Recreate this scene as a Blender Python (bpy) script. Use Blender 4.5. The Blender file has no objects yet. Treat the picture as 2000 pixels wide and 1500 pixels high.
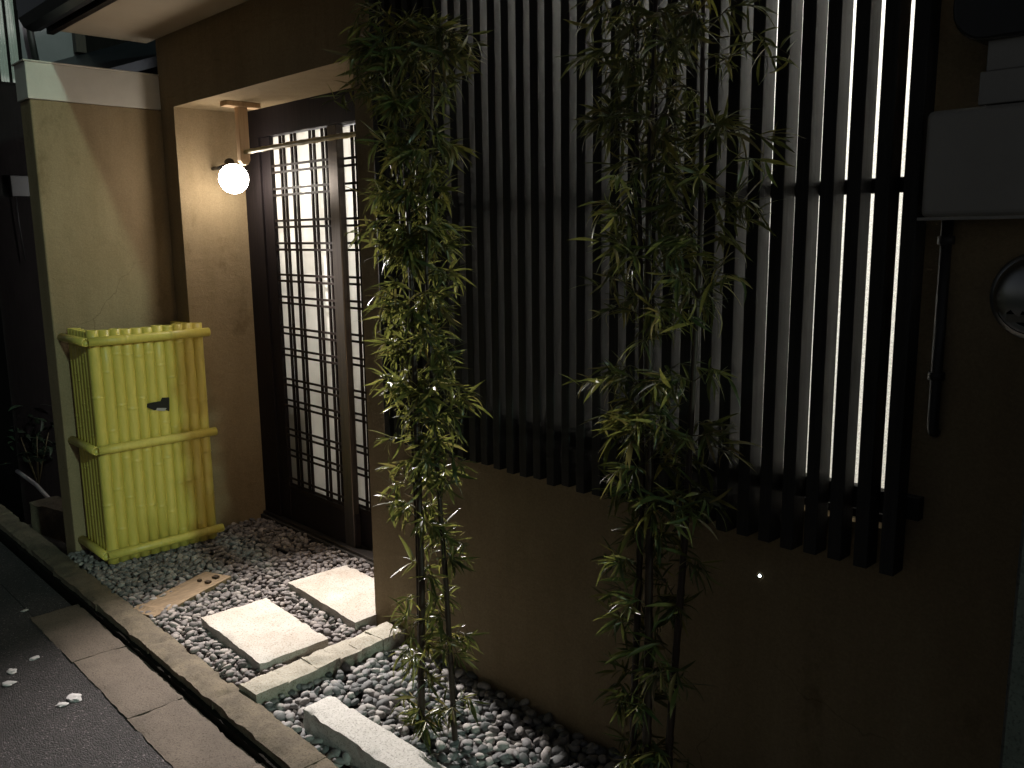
import bpy, bmesh, math, random
import numpy as np
from mathutils import Vector, Matrix, noise

random.seed(7)
S = bpy.context.scene
COL = S.collection
PI = math.pi

# ------------------------------------------------------------------ camera
CAMP = Vector((0.0, 0.0, 1.5))
cam = bpy.data.cameras.new('camera')
camo = bpy.data.objects.new('camera', cam)
COL.objects.link(camo)
cam.sensor_fit = 'HORIZONTAL'
cam.sensor_width = 36.0
cam.lens = 36.0 * 1690 / 2000
cam.clip_start = 0.05
cam.clip_end = 500
CR = Vector((0.69375, 0.72012, -0.0118))
CU = Vector((-0.11483, 0.12677, 0.98526))
CB = Vector((0.711, -0.68217, 0.17064))
M3 = Matrix((CR, CU, CB)).transposed()
camo.matrix_world = Matrix.Translation(CAMP) @ M3.to_4x4()
S.camera = camo


def project(p):
    v = Vector(p) - CAMP
    d = -v.dot(CB)
    return 1000 + 1690 * v.dot(CR) / d, 750 - 1690 * v.dot(CU) / d, d


# ------------------------------------------------------------------ light
SUN_DIR = Vector((1.0, -0.125, 0.36)).normalized()      # towards the far street light
world = bpy.data.worlds.new('World')
S.world = world
world.use_nodes = True
wn = world.node_tree.nodes
sky = wn.new('ShaderNodeTexSky')
sky.sky_type = 'NISHITA'
sky.sun_disc = False
sky.sun_elevation = math.asin(SUN_DIR.z)
sky.sun_rotation = math.atan2(SUN_DIR.x, SUN_DIR.y)
wn['Background'].inputs['Strength'].default_value = 0.012
hs = wn.new('ShaderNodeHueSaturation')                  # a grey town sky at night
hs.inputs['Saturation'].default_value = 0.3
world.node_tree.links.new(sky.outputs[0], hs.inputs['Color'])
world.node_tree.links.new(hs.outputs[0], wn['Background'].inputs['Color'])

sun = bpy.data.lights.new('sun', 'SUN')
sun.energy = 0.74
sun.angle = math.radians(1.3)
sun.color = (0.68, 1.0, 0.82)
suno = bpy.data.objects.new('sun', sun)
COL.objects.link(suno)
suno.rotation_euler = (-SUN_DIR).to_track_quat('-Z', 'Y').to_euler()

LAMP = Vector((-3.99, 1.995, 1.777))                      # the entrance spot lamp
LAMP_AIM = Vector((-1.9, 1.33, 0.0))

vs = S.view_settings
vs.view_transform = 'Standard'
vs.look = 'None'
vs.exposure = 0
vs.gamma = 1
vs.use_curve_mapping = False
S.cycles.use_denoising = True
S.cycles.max_bounces = 8
S.cycles.transparent_max_bounces = 12
S.cycles.sample_clamp_indirect = 6.0
S.cycles.blur_glossy = 0.6


# ------------------------------------------------------------------ materials
def rgb(c):
    return (c[0], c[1], c[2], 1.0)


def new_mat(name):
    m = bpy.data.materials.new(name)
    m.use_nodes = True
    nt = m.node_tree
    return m, nt, nt.nodes['Principled BSDF']


def coords(nt, kind='Object', scale=(1, 1, 1)):
    tc = nt.nodes.new('ShaderNodeTexCoord')
    mp = nt.nodes.new('ShaderNodeMapping')
    mp.inputs['Scale'].default_value = scale
    nt.links.new(tc.outputs[kind], mp.inputs[0])
    return mp.outputs[0]


def wcoords(nt, scale=(1, 1, 1)):
    g = nt.nodes.new('ShaderNodeNewGeometry')
    mp = nt.nodes.new('ShaderNodeMapping')
    mp.inputs['Scale'].default_value = scale
    nt.links.new(g.outputs['Position'], mp.inputs[0])
    return mp.outputs[0]


def noise_tex(nt, vec, scale, detail=6, rough=0.6):
    n = nt.nodes.new('ShaderNodeTexNoise')
    n.inputs['Scale'].default_value = scale
    n.inputs['Detail'].default_value = detail
    n.inputs['Roughness'].default_value = rough
    nt.links.new(vec, n.inputs['Vector'])
    return n.outputs['Fac']


def ramp(nt, fac, stops):
    r = nt.nodes.new('ShaderNodeValToRGB')
    el = r.color_ramp.elements
    while len(el) < len(stops):
        el.new(0.5)
    for e, (p, c) in zip(el, stops):
        e.position = p
        e.color = rgb(c)
    nt.links.new(fac, r.inputs[0])
    return r.outputs[0]


def mix(nt, fac, a, b, mode='MIX'):
    m = nt.nodes.new('ShaderNodeMix')
    m.data_type = 'RGBA'
    m.blend_type = mode
    for s, v in ((m.inputs[0], fac), (m.inputs[6], a), (m.inputs[7], b)):
        if hasattr(v, 'is_linked'):
            nt.links.new(v, s)
        elif isinstance(v, (int, float)):
            s.default_value = v
        else:
            s.default_value = rgb(v)
    return m.outputs[2]


def bump(nt, bs, h, strength, dist=0.002):
    b = nt.nodes.new('ShaderNodeBump')
    b.inputs['Strength'].default_value = strength
    b.inputs['Distance'].default_value = dist
    nt.links.new(h, b.inputs['Height'])
    nt.links.new(b.outputs[0], bs.inputs['Normal'])


def mat_basic(name, c1, c2, scale=6, rough=0.6, bscale=60, bstr=0.3, bdist=0.002, metallic=0.0,
              stretch=(1, 1, 1), spec=0.5):
    m, nt, bs = new_mat(name)
    v = wcoords(nt, stretch)
    n = noise_tex(nt, v, scale)
    col = ramp(nt, n, [(0.3, c1), (0.7, c2)])
    nt.links.new(col, bs.inputs['Base Color'])
    bs.inputs['Roughness'].default_value = rough
    bs.inputs['Metallic'].default_value = metallic
    bs.inputs['Specular IOR Level'].default_value = spec
    if bstr:
        bump(nt, bs, noise_tex(nt, v, bscale, 4), bstr, bdist)
    return m


def mat_plaster():
    m, nt, bs = new_mat('tan_plaster')
    v = wcoords(nt)
    big = noise_tex(nt, v, 1.7, 5)
    col = ramp(nt, big, [(0.3, (0.265, 0.197, 0.115)), (0.7, (0.325, 0.252, 0.152))])
    streak = noise_tex(nt, wcoords(nt, (5, 5, 0.7)), 2.2, 5)
    st = ramp(nt, streak, [(0.35, (0.82, 0.8, 0.76)), (0.6, (1, 1, 1))])
    col = mix(nt, 0.6, col, st, 'MULTIPLY')
    fine = noise_tex(nt, v, 160, 3)
    fc = ramp(nt, fine, [(0.3, (0.82, 0.82, 0.82)), (0.7, (1.08, 1.08, 1.08))])
    col = mix(nt, 0.8, col, fc, 'MULTIPLY')
    stain = noise_tex(nt, wcoords(nt, (1.6, 1.6, 1.0)), 2.6, 9, 0.72)
    sc = ramp(nt, stain, [(0.32, (0.62, 0.58, 0.52)), (0.42, (0.95, 0.94, 0.92)), (0.62, (1, 1, 1)), (0.76, (1.18, 1.17, 1.15))])
    col = mix(nt, 0.75, col, sc, 'MULTIPLY')
    vo = nt.nodes.new('ShaderNodeTexVoronoi')
    vo.feature = 'DISTANCE_TO_EDGE'
    vo.inputs['Scale'].default_value = 1.35
    warp = nt.nodes.new('ShaderNodeMixRGB')
    warp.blend_type = 'ADD'
    warp.inputs[0].default_value = 0.22
    nz = nt.nodes.new('ShaderNodeTexNoise')
    nz.inputs['Scale'].default_value = 5
    nz.inputs['Detail'].default_value = 7
    nt.links.new(v, nz.inputs['Vector'])
    nt.links.new(v, warp.inputs[1])
    nt.links.new(nz.outputs['Color'], warp.inputs[2])
    nt.links.new(warp.outputs[0], vo.inputs['Vector'])
    ck = ramp(nt, vo.outputs['Distance'], [(0.0, (0.5, 0.46, 0.42)), (0.0035, (1, 1, 1))])
    msk = ramp(nt, noise_tex(nt, v, 1.1, 2), [(0.5, (0, 0, 0)), (0.62, (0.8, 0.8, 0.8))])
    col = mix(nt, msk, col, mix(nt, 1.0, col, ck, 'MULTIPLY'))
    nt.links.new(col, bs.inputs['Base Color'])
    bs.inputs['Roughness'].default_value = 0.92
    bs.inputs['Specular IOR Level'].default_value = 0.2
    ma = nt.nodes.new('ShaderNodeMath')
    ma.operation = 'MULTIPLY_ADD'
    nt.links.new(noise_tex(nt, wcoords(nt, (1, 1, 1.8)), 16, 6, 0.62), ma.inputs[0])
    ma.inputs[1].default_value = 2.2
    nt.links.new(noise_tex(nt, v, 240, 6, 0.7), ma.inputs[2])
    bump(nt, bs, ma.outputs[0], 0.7, 0.003)
    return m


def mat_rock(name, c1, c2, spots, scale=14, rough=0.85, bstr=0.8, bdist=0.004, bscale=70):
    m, nt, bs = new_mat(name)
    v = wcoords(nt)
    a = noise_tex(nt, v, scale, 8, 0.7)
    col = ramp(nt, a, [(0.3, c1), (0.68, c2)])
    f = noise_tex(nt, v, 170, 3, 0.6)
    sp = ramp(nt, f, [(0.36, spots), (0.46, (1, 1, 1)), (0.66, (1, 1, 1)), (0.74, (1.25, 1.25, 1.22))])
    col = mix(nt, 0.85, col, sp, 'MULTIPLY')
    nt.links.new(col, bs.inputs['Base Color'])
    bs.inputs['Roughness'].default_value = rough
    bump(nt, bs, noise_tex(nt, v, bscale, 8, 0.75), bstr, bdist)
    return m


def mat_pebble(name, source, stops):
    m, nt, bs = new_mat(name)
    if source == 'object':
        o = nt.nodes.new('ShaderNodeObjectInfo')
        rnd = o.outputs['Random']
    else:
        g = nt.nodes.new('ShaderNodeNewGeometry')
        rnd = g.outputs['Random Per Island']
    col = ramp(nt, rnd, stops)
    n = noise_tex(nt, wcoords(nt), 90, 5, 0.65)
    sp = ramp(nt, n, [(0.3, (0.7, 0.7, 0.7)), (0.7, (1.2, 1.2, 1.2))])
    nt.links.new(mix(nt, 0.8, col, sp, 'MULTIPLY'), bs.inputs['Base Color'])
    bs.inputs['Roughness'].default_value = 0.7
    bs.inputs['Specular IOR Level'].default_value = 0.25
    bump(nt, bs, noise_tex(nt, wcoords(nt), 260, 4), 0.25, 0.001)
    return m


def mat_leaf(name, source):
    m, nt, bs = new_mat(name)
    if source == 'object':
        rnd = nt.nodes.new('ShaderNodeObjectInfo').outputs['Random']
    else:
        rnd = nt.nodes.new('ShaderNodeNewGeometry').outputs['Random Per Island']
    col = ramp(nt, rnd, [(0.0, (0.026, 0.048, 0.022)), (0.35, (0.052, 0.074, 0.027)), (0.65, (0.09, 0.104, 0.037)),
                         (0.86, (0.29, 0.26, 0.075)), (0.93, (0.17, 0.12, 0.06)), (1.0, (0.10, 0.075, 0.05))])
    n = noise_tex(nt, wcoords(nt), 55, 3)
    v = ramp(nt, n, [(0.3, (0.7, 0.7, 0.7)), (0.7, (1.25, 1.2, 1.1))])
    col = mix(nt, 0.7, col, v, 'MULTIPLY')
    nt.links.new(col, bs.inputs['Base Color'])
    bs.inputs['Roughness'].default_value = 0.33
    bs.inputs['Specular IOR Level'].default_value = 0.5
    tr = nt.nodes.new('ShaderNodeBsdfTranslucent')
    nt.links.new(mix(nt, 0.5, col, (0.27, 0.27, 0.05)), tr.inputs['Color'])
    mx = nt.nodes.new('ShaderNodeMixShader')
    mx.inputs[0].default_value = 0.42
    out = nt.nodes['Material Output']
    nt.links.new(bs.outputs[0], mx.inputs[1])
    nt.links.new(tr.outputs[0], mx.inputs[2])
    nt.links.new(mx.outputs[0], out.inputs['Surface'])
    return m


def mat_emit(name, color, strength):
    m, nt, bs = new_mat(name)
    bs.inputs['Base Color'].default_value = rgb((0.8, 0.8, 0.8))
    bs.inputs['Emission Color'].default_value = rgb(color)
    bs.inputs['Emission Strength'].default_value = strength
    return m


def mat_window_glass():
    m, nt, bs = new_mat('frosted_window_glass')
    out = nt.nodes['Material Output']
    n = noise_tex(nt, wcoords(nt), 420, 2)
    c = ramp(nt, n, [(0.35, (0.62, 0.62, 0.6)), (0.65, (0.98, 0.98, 0.95))])
    tr = nt.nodes.new('ShaderNodeBsdfTranslucent')
    nt.links.new(c, tr.inputs['Color'])
    gl = nt.nodes.new('ShaderNodeBsdfGlossy')
    gl.inputs['Roughness'].default_value = 0.25
    mx = nt.nodes.new('ShaderNodeMixShader')
    mx.inputs[0].default_value = 0.06
    nt.links.new(tr.outputs[0], mx.inputs[1])
    nt.links.new(gl.outputs[0], mx.inputs[2])
    nt.links.new(mx.outputs[0], out.inputs['Surface'])
    return m


def mat_door_pane():
    m, nt, bs = new_mat('frosted_door_glass')
    out = nt.nodes['Material Output']
    n = noise_tex(nt, wcoords(nt, (1, 1, 0.6)), 5, 3)
    bs.inputs['Roughness'].default_value = 0.5
    c = ramp(nt, n, [(0.3, (0.62, 0.6, 0.56)), (0.7, (0.78, 0.76, 0.72))])
    nt.links.new(c, bs.inputs['Base Color'])
    bs.inputs['Coat Weight'].default_value = 1.0
    bs.inputs['Coat IOR'].default_value = 2.0
    bs.inputs['Coat Roughness'].default_value = 0.09
    tr = nt.nodes.new('ShaderNodeBsdfTranslucent')
    nt.links.new(c, tr.inputs['Color'])
    mx = nt.nodes.new('ShaderNodeMixShader')
    mx.inputs[0].default_value = 0.4
    nt.links.new(bs.outputs[0], mx.inputs[1])
    nt.links.new(tr.outputs[0], mx.inputs[2])
    nt.links.new(mx.outputs[0], out.inputs['Surface'])
    return m


def mat_asphalt():
    m, nt, bs = new_mat('asphalt')
    v = wcoords(nt)
    a = noise_tex(nt, v, 2.2, 6)
    col = ramp(nt, a, [(0.3, (0.034, 0.030, 0.031)), (0.7, (0.064, 0.056, 0.058))])
    vo = nt.nodes.new('ShaderNodeTexVoronoi')
    vo.inputs['Scale'].default_value = 210
    nt.links.new(v, vo.inputs['Vector'])
    sep = nt.nodes.new('ShaderNodeSeparateColor')
    nt.links.new(vo.outputs['Color'], sep.inputs[0])
    agg = ramp(nt, sep.outputs[0], [(0.0, (0.45, 0.42, 0.42)), (0.7, (1, 0.95, 0.95)), (0.96, (1.5, 1.4, 1.4)), (1.0, (4.5, 4.2, 4.2))])
    nt.links.new(mix(nt, 1.0, col, agg, 'MULTIPLY'), bs.inputs['Base Color'])
    bs.inputs['Roughness'].default_value = 0.75
    inv = nt.nodes.new('ShaderNodeMath')
    inv.operation = 'MULTIPLY_ADD'
    nt.links.new(vo.outputs['Distance'], inv.inputs[0])
    inv.inputs[1].default_value = -0.7
    nt.links.new(noise_tex(nt, v, 120, 9, 0.85), inv.inputs[2])
    bump(nt, bs, inv.outputs[0], 1.0, 0.02)
    return m


def mat_wood(name, c1, c2, rough=0.55, axis=(9, 9, 0.6), bstr=0.4, spec=0.4):
    m, nt, bs = new_mat(name)
    v = wcoords(nt, axis)
    n = noise_tex(nt, v, 9, 8, 0.65)
    nt.links.new(ramp(nt, n, [(0.3, c1), (0.7, c2)]), bs.inputs['Base Color'])
    bs.inputs['Roughness'].default_value = rough
    bs.inputs['Specular IOR Level'].default_value = spec
    bump(nt, bs, n, bstr, 0.002)
    return m


def mat_cane(name, c1, c2, rough=0.42):
    m, nt, bs = new_mat(name)
    o = nt.nodes.new('ShaderNodeObjectInfo')
    base = ramp(nt, o.outputs['Random'], [(0.0, c1), (1.0, c2)])
    n = noise_tex(nt, wcoords(nt, (12, 12, 2.0)), 6, 5)
    d = ramp(nt, n, [(0.25, (0.78, 0.76, 0.6)), (0.55, (1, 1, 1))])
    nt.links.new(mix(nt, 0.6, base, d, 'MULTIPLY'), bs.inputs['Base Color'])
    bs.inputs['Roughness'].default_value = rough
    bump(nt, bs, noise_tex(nt, wcoords(nt, (60, 60, 4)), 5, 4), 0.2, 0.001)
    return m


PLASTER = mat_plaster()
TRIM = mat_basic('white_trim_paint', (0.50, 0.47, 0.41), (0.60, 0.575, 0.51), 5, 0.6, 90, 0.3)
SOFFIT = mat_basic('cream_soffit_board', (0.37, 0.30, 0.215), (0.43, 0.355, 0.26), 3, 0.8, 120, 0.3)
SLATW = mat_wood('dark_stained_wood', (0.018, 0.017, 0.0165), (0.036, 0.0345, 0.033), 0.62, spec=0.25)
DOORW = mat_wood('dark_brown_door', (0.010, 0.007, 0.006), (0.018, 0.012, 0.010), 0.5, spec=0.15)
DOORF = mat_wood('black_brown_frame', (0.010, 0.008, 0.009), (0.018, 0.014, 0.015), 0.55, spec=0.12)
STILEM = mat_basic('bronze_metal', (0.07, 0.06, 0.055), (0.11, 0.095, 0.085), 8, 0.3, 200, 0.05, metallic=0.8, stretch=(20, 20, 0.5))
RAWWOOD = mat_wood('raw_pale_wood', (0.42, 0.27, 0.14), (0.58, 0.4, 0.24), 0.7)
OLDBOARD = mat_wood('weathered_board', (0.14, 0.095, 0.055), (0.33, 0.23, 0.14), 0.8, axis=(14, 2, 14), bstr=0.8)
CANE = mat_cane('yellow_bamboo_plastic', (0.56, 0.475, 0.095), (0.65, 0.54, 0.125), 0.38)
CANEIN = mat_basic('cane_inside', (0.010, 0.009, 0.008), (0.018, 0.016, 0.013), 20, 0.9, 50, 0.1)
RODM = mat_wood('aged_bamboo', (0.30, 0.25, 0.12), (0.42, 0.36, 0.2), 0.35, axis=(0.6, 9, 9), bstr=0.1)
CULM = mat_wood('dark_culm', (0.022, 0.013, 0.010), (0.05, 0.03, 0.02), 0.4, axis=(20, 20, 2), bstr=0.2)
TWIG = mat_basic('twig', (0.06, 0.05, 0.02), (0.1, 0.08, 0.035), 40, 0.6, 80, 0.1)
LEAFO = mat_leaf('bamboo_leaf', 'object')
LEAFI = mat_leaf('bamboo_leaf_mass', 'island')
STONE = mat_rock('pale_stepping_stone', (0.36, 0.305, 0.25), (0.47, 0.445, 0.405), (0.55, 0.5, 0.45), 5, 0.85, 0.7, 0.004)
GRANITE = mat_rock('white_granite', (0.52, 0.49, 0.45), (0.66, 0.63, 0.6), (0.5, 0.48, 0.46), 60, 0.8, 0.8, 0.004, 90)
EDGING = mat_rock('cream_edging_block', (0.27, 0.24, 0.19), (0.46, 0.425, 0.36), (0.6, 0.55, 0.45), 9, 0.9, 0.9, 0.006, 45)
KERB = mat_rock('worn_kerb_concrete', (0.075, 0.058, 0.04), (0.17, 0.135, 0.09), (0.5, 0.45, 0.4), 10, 0.9, 1.0, 0.006, 60)
SLAB = mat_rock('brown_concrete_slab', (0.082, 0.062, 0.046), (0.145, 0.112, 0.085), (0.45, 0.42, 0.4), 5, 0.85, 1.0, 0.005, 150)
PAVE = mat_asphalt()
KERB_SHADE = mat_basic('kerb_shade_black', (0.006, 0.005, 0.004), (0.014, 0.012, 0.009), 40, 0.9, 120, 1.0, 0.006, spec=0.1)  # near-black colour standing in for shade on the kerb's street face
SOIL = mat_basic('dark_soil', (0.02, 0.017, 0.014), (0.04, 0.034, 0.028), 30, 0.95, 80, 1.0, 0.006)
P1 = [(0.0, (0.10, 0.09, 0.088)), (0.3, (0.17, 0.15, 0.145)), (0.6, (0.22, 0.195, 0.19)), (0.85, (0.27, 0.235, 0.215)), (1.0, (0.35, 0.31, 0.29))]
P2 = [(0.0, (0.10, 0.105, 0.105)), (0.35, (0.20, 0.20, 0.205)), (0.6, (0.27, 0.255, 0.25)), (0.85, (0.32, 0.30, 0.29)), (1.0, (0.40, 0.38, 0.36))]
PEB1O, PEB1I = mat_pebble('tan_grey_pebble', 'object', P1), mat_pebble('tan_grey_pebble_mass', 'island', P1)
PEB2O, PEB2I = mat_pebble('blue_grey_pebble', 'object', P2), mat_pebble('blue_grey_pebble_mass', 'island', P2)
WHITE = mat_basic('white_scrap', (0.34, 0.32, 0.32), (0.46, 0.44, 0.44), 40, 0.8, 90, 0.5)
STEEL = mat_basic('brushed_steel', (0.42, 0.42, 0.42), (0.5, 0.5, 0.5), 8, 0.28, 300, 0.05, metallic=1.0)
GREYBOX = mat_basic('grey_painted_metal', (0.27, 0.26, 0.245), (0.33, 0.315, 0.295), 4, 0.25, 60, 0.05)
BLACKP = mat_basic('black_plastic', (0.015, 0.015, 0.016), (0.022, 0.022, 0.023), 6, 0.25, 80, 0.05)
PIPEM = mat_basic('dark_grey_pipe', (0.016, 0.015, 0.015), (0.022, 0.021, 0.021), 9, 0.5, 80, 0.05)
ROOFM = mat_basic('dark_roof_metal', (0.012, 0.014, 0.018), (0.02, 0.023, 0.029), 9, 0.35, 60, 0.1)
CONC = mat_rock('grey_concrete', (0.09, 0.095, 0.085), (0.15, 0.155, 0.14), (0.5, 0.5, 0.5), 12, 0.9, 0.9, 0.004, 150)
DARKWALL = mat_wood('neighbour_dark_cladding', (0.007, 0.006, 0.006), (0.013, 0.011, 0.011), 0.9, spec=0.05)
PALEWALL = mat_basic('neighbour_pale_wall', (0.21, 0.195, 0.215), (0.26, 0.245, 0.265), 4, 0.9, 120, 0.4)
CURTAIN = mat_basic('pale_curtain', (0.45, 0.44, 0.42), (0.55, 0.54, 0.52), 9, 0.9, 30, 0.3)
ROOMW = mat_basic('room_wall', (0.5, 0.5, 0.48), (0.56, 0.56, 0.54), 4, 0.9, 60, 0.1)
WGLASS = mat_window_glass()
DPANE = mat_door_pane()
BULBM = mat_emit('lit_bulb', (1.0, 0.9, 0.78), 45.0)
LEDM = mat_emit('tiny_led', (0.9, 1.0, 0.95), 6.0)
DIMLEAF = mat_basic('dark_green_shrub_leaf', (0.010, 0.022, 0.012), (0.025, 0.045, 0.02), 30, 0.6, 60, 0.1)


# ------------------------------------------------------------------ mesh helpers
class MB:
    """collects vertices and faces for ONE mesh object"""

    def __init__(self):
        self.v, self.f, self.sm = [], [], []

    def add(self, vs, fs, smooth=False):
        n = len(self.v)
        self.v += [tuple(v) for v in vs]
        self.f += [tuple(i + n for i in f) for f in fs]
        self.sm += [smooth] * len(fs)
        return self

    def box(self, x0, x1, y0, y1, z0, z1):
        vs = [(x, y, z) for z in (z0, z1) for y in (y0, y1) for x in (x0, x1)]
        return self.add(vs, [(0, 2, 3, 1), (4, 5, 7, 6), (0, 1, 5, 4), (2, 6, 7, 3), (1, 3, 7, 5), (0, 4, 6, 2)])

    def tube(self, pts, rad, n=10, caps=True):
        pts = [Vector(p) for p in pts]
        if isinstance(rad, (int, float)):
            rad = [rad] * len(pts)
        rings, up = [], None
        for i, p in enumerate(pts):
            t = (pts[min(i + 1, len(pts) - 1)] - pts[max(i - 1, 0)]).normalized()
            if up is None:
                up = t.orthogonal().normalized()
            up = (up - t * up.dot(t)).normalized()
            w = t.cross(up)
            rings.append([p + (up * math.cos(2 * PI * k / n) + w * math.sin(2 * PI * k / n)) * rad[i] for k in range(n)])
        vs = [v for r in rings for v in r]
        fs = []
        for i in range(len(rings) - 1):
            for k in range(n):
                a, b = i * n + k, i * n + (k + 1) % n
                fs.append((a, b, b + n, a + n))
        self.add(vs, fs, True)
        if caps:
            b = len(self.v) - len(vs)
            self.f.append(tuple(b + k for k in range(n))[::-1])
            self.f.append(tuple(b + (len(rings) - 1) * n + k for k in range(n)))
            self.sm += [False, False]
        return self

    def lathe(self, prof, centre, axis='z', n=24):
        c = Vector(centre)
        vs, fs = [], []
        for (r, h) in prof:
            for k in range(n):
                a, b = r * math.cos(2 * PI * k / n), r * math.sin(2 * PI * k / n)
                vs.append(c + {'z': Vector((a, b, h)), 'y': Vector((a, h, -b)), 'x': Vector((h, a, b))}[axis])
        for i in range(len(prof) - 1):
            for k in range(n):
                a, b = i * n + k, i * n + (k + 1) % n
                fs.append((a, b, b + n, a + n))
        return self.add(vs, fs, True)

    def mesh(self, name, mat):
        me = bpy.data.meshes.new(name)
        me.from_pydata(self.v, [], self.f)
        me.polygons.foreach_set('use_smooth', self.sm)
        me.materials.append(mat)
        me.update()
        return me


def link(name, me, parent=None, loc=(0, 0, 0), rot=(0, 0, 0)):
    o = bpy.data.objects.new(name, me)
    COL.objects.link(o)
    o.location = loc
    o.rotation_euler = rot
    if parent:
        o.parent = parent
    return o


def put(name, mb, mat, parent=None, loc=(0, 0, 0), rot=(0, 0, 0), bevel=0.0, seg=2):
    o = link(name, mb.mesh(name, mat), parent, loc, rot)
    if bevel:
        b = o.modifiers.new('bevel', 'BEVEL')
        b.width, b.segments, b.limit_method = bevel, seg, 'ANGLE'
        b.angle_limit = math.radians(40)
    return o


def tag(o, label=None, cat=None, group=None, kind=None):
    for k, v in (('label', label), ('category', cat), ('group', group), ('kind', kind)):
        if v:
            o[k] = v
    return o


def thing(name, label, cat, loc=(0, 0, 0), rot=(0, 0, 0), group=None):
    o = link(name, None, None, loc, rot)
    o.empty_display_size = 0.05
    return tag(o, label, cat, group)


def rough_block(sx, sy, sz, seed, cell=0.03, amp=0.006, corner=0.012, chips=0):
    """a box with worn, chipped edges, centred in x/y, top at z=0"""
    bm = bmesh.new()
    bmesh.ops.create_cube(bm, size=1)
    for v in bm.verts:
        v.co = Vector((v.co.x * sx, v.co.y * sy, (v.co.z - 0.5) * sz))
    cuts = {0: max(1, int(sx / cell)), 1: max(1, int(sy / cell)), 2: max(1, int(sz / cell))}
    for ax in range(3):
        eds = [e for e in bm.edges if abs((e.verts[0].co - e.verts[1].co).normalized()[ax]) > 0.9]
        if cuts[ax] > 1:
            bmesh.ops.subdivide_edges(bm, edges=eds, cuts=cuts[ax] - 1, use_grid_fill=True)
    off = Vector((seed * 3.7, seed * 1.3, seed * 2.1))
    for v in bm.verts:
        p = v.co
        ex, ey, et = sx / 2 - abs(p.x), sy / 2 - abs(p.y), -p.z
        near = sorted((ex, ey, et))
        w = max(0.0, 1 - near[1] / (corner * 2.2))
        n1 = noise.noise(p * 9 + off)
        n2 = noise.noise(p * 34 + off)
        v.co.z -= w * corner * (0.35 + 0.5 * abs(n1) + 0.4 * max(n2, 0)) if et < 1e-4 else 0
        side = amp * (n1 * 0.9 + n2 * 0.8)
        if ex < 1e-4:
            v.co.x += math.copysign(side - w * corner * 0.4, p.x)
        if ey < 1e-4:
            v.co.y += math.copysign(side - w * corner * 0.4, p.y)
        if et < 1e-4:
            v.co.z += amp * 0.35 * (n1 + n2)
        if chips and w > 0.2 and noise.noise(p * 14 + off * 2) > 0.28:
            v.co.z -= chips
            v.co.y -= math.copysign(chips * 0.7, p.y) if ey < 0.01 else 0
    return bm


def put_bm(name, bm, mat, parent=None, loc=(0, 0, 0), rot=(0, 0, 0), smooth=True):
    me = bpy.data.meshes.new(name)
    bm.to_mesh(me)
    bm.free()
    me.polygons.foreach_set('use_smooth', [smooth] * len(me.polygons))
    me.set_sharp_from_angle(angle=math.radians(38))
    me.materials.append(mat)
    o = link(name, me, parent, loc, rot)
    return o


# ------------------------------------------------------------------ ground
gnd = MB().add([(-60, -40, -0.3), (60, -40, -0.3), (60, 80, -0.3), (-60, 80, -0.3)], [(0, 1, 2, 3)])
tag(put('ground', gnd, SOIL), kind='structure')

# road: a gently uneven sheet that stops at the gutter covers
road = MB()
NX, NY = 70, 34
for j in range(NY):
    for i in range(NX):
        x = -12 + 16 * i / (NX - 1)
        y = -4 + 4.895 * (j / (NY - 1)) ** 0.6
        road.v.append((x, y, -0.041 + 0.006 * noise.noise(Vector((x * 1.7, y * 1.7, 3)))))
for j in range(NY - 1):
    for i in range(NX - 1):
        a = j * NX + i
        road.f.append((a, a + 1, a + NX + 1, a + NX))
        road.sm.append(True)
tag(put('road', road, PAVE), kind='structure')

# gutter: covers along the road, dark slot, then the kerb
gut = thing('gutter', None, None)
tag(gut, kind='structure')
put('channel', MB().box(-12, 3, 1.03, 1.11, -0.29, -0.22), SOIL, gut)
for k in range(14):
    x0 = -3.80 + 0.533 * k
    if x0 > 1.5:
        break
    w = 0.530
    bm = rough_block(w, 0.184, 0.07, 40 + k, 0.018, 0.005, 0.008, 0.004)
    put_bm('slab', bm, SLAB, gut, (x0 + w / 2, 0.9715 + 0.003 * (k % 2), -0.028 - 0.002 * (k % 3)), (0, 0, random.uniform(-.004, .004)))
pat = MB()
pat.box(-12, -3.803, 0.9, 1.05, -0.2, -0.045)
put('old_paving', pat, PAVE, gut)

kerb = thing('kerb', None, None)
tag(kerb, kind='structure')
for k in range(-9, 10):
    x0 = -3.63 + 0.534 * k
    bm = rough_block(0.528, 0.092, 0.26, 10 + k, 0.014, 0.006, 0.011, 0.007)
    put_bm('kerb_block', bm, KERB, kerb, (x0 + 0.2645, 1.137 + 0.004 * random.uniform(-1, 1), 0.020 - 0.003 * random.random()),
           (0, 0, random.uniform(-.006, .006)))
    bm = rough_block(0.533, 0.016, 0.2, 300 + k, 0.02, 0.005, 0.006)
    put_bm('shade_strip', bm, KERB_SHADE, kerb, (x0 + 0.2645, 1.0835, -0.013))  # thin black strip that paints the kerb face's shade


# ------------------------------------------------------------------ pebble beds
def pebble_mesh(seed, flat):
    bm = bmesh.new()
    bmesh.ops.create_icosphere(bm, subdivisions=2, radius=1)
    off = Vector((seed * 5.1, seed * 2.7, seed))
    for v in bm.verts:
        p = v.co.copy()
        d = 1 + 0.2 * noise.noise(p * 0.9 + off) + 0.05 * noise.noise(p * 2.3 + off)
        # superellipse rounding keeps river pebbles a little boxy
        q = Vector([math.copysign(abs(c) ** 0.86, c) for c in p])
        v.co = Vector((q.x * d, q.y * d * 0.72, q.z * d * flat))
    return bm


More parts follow.
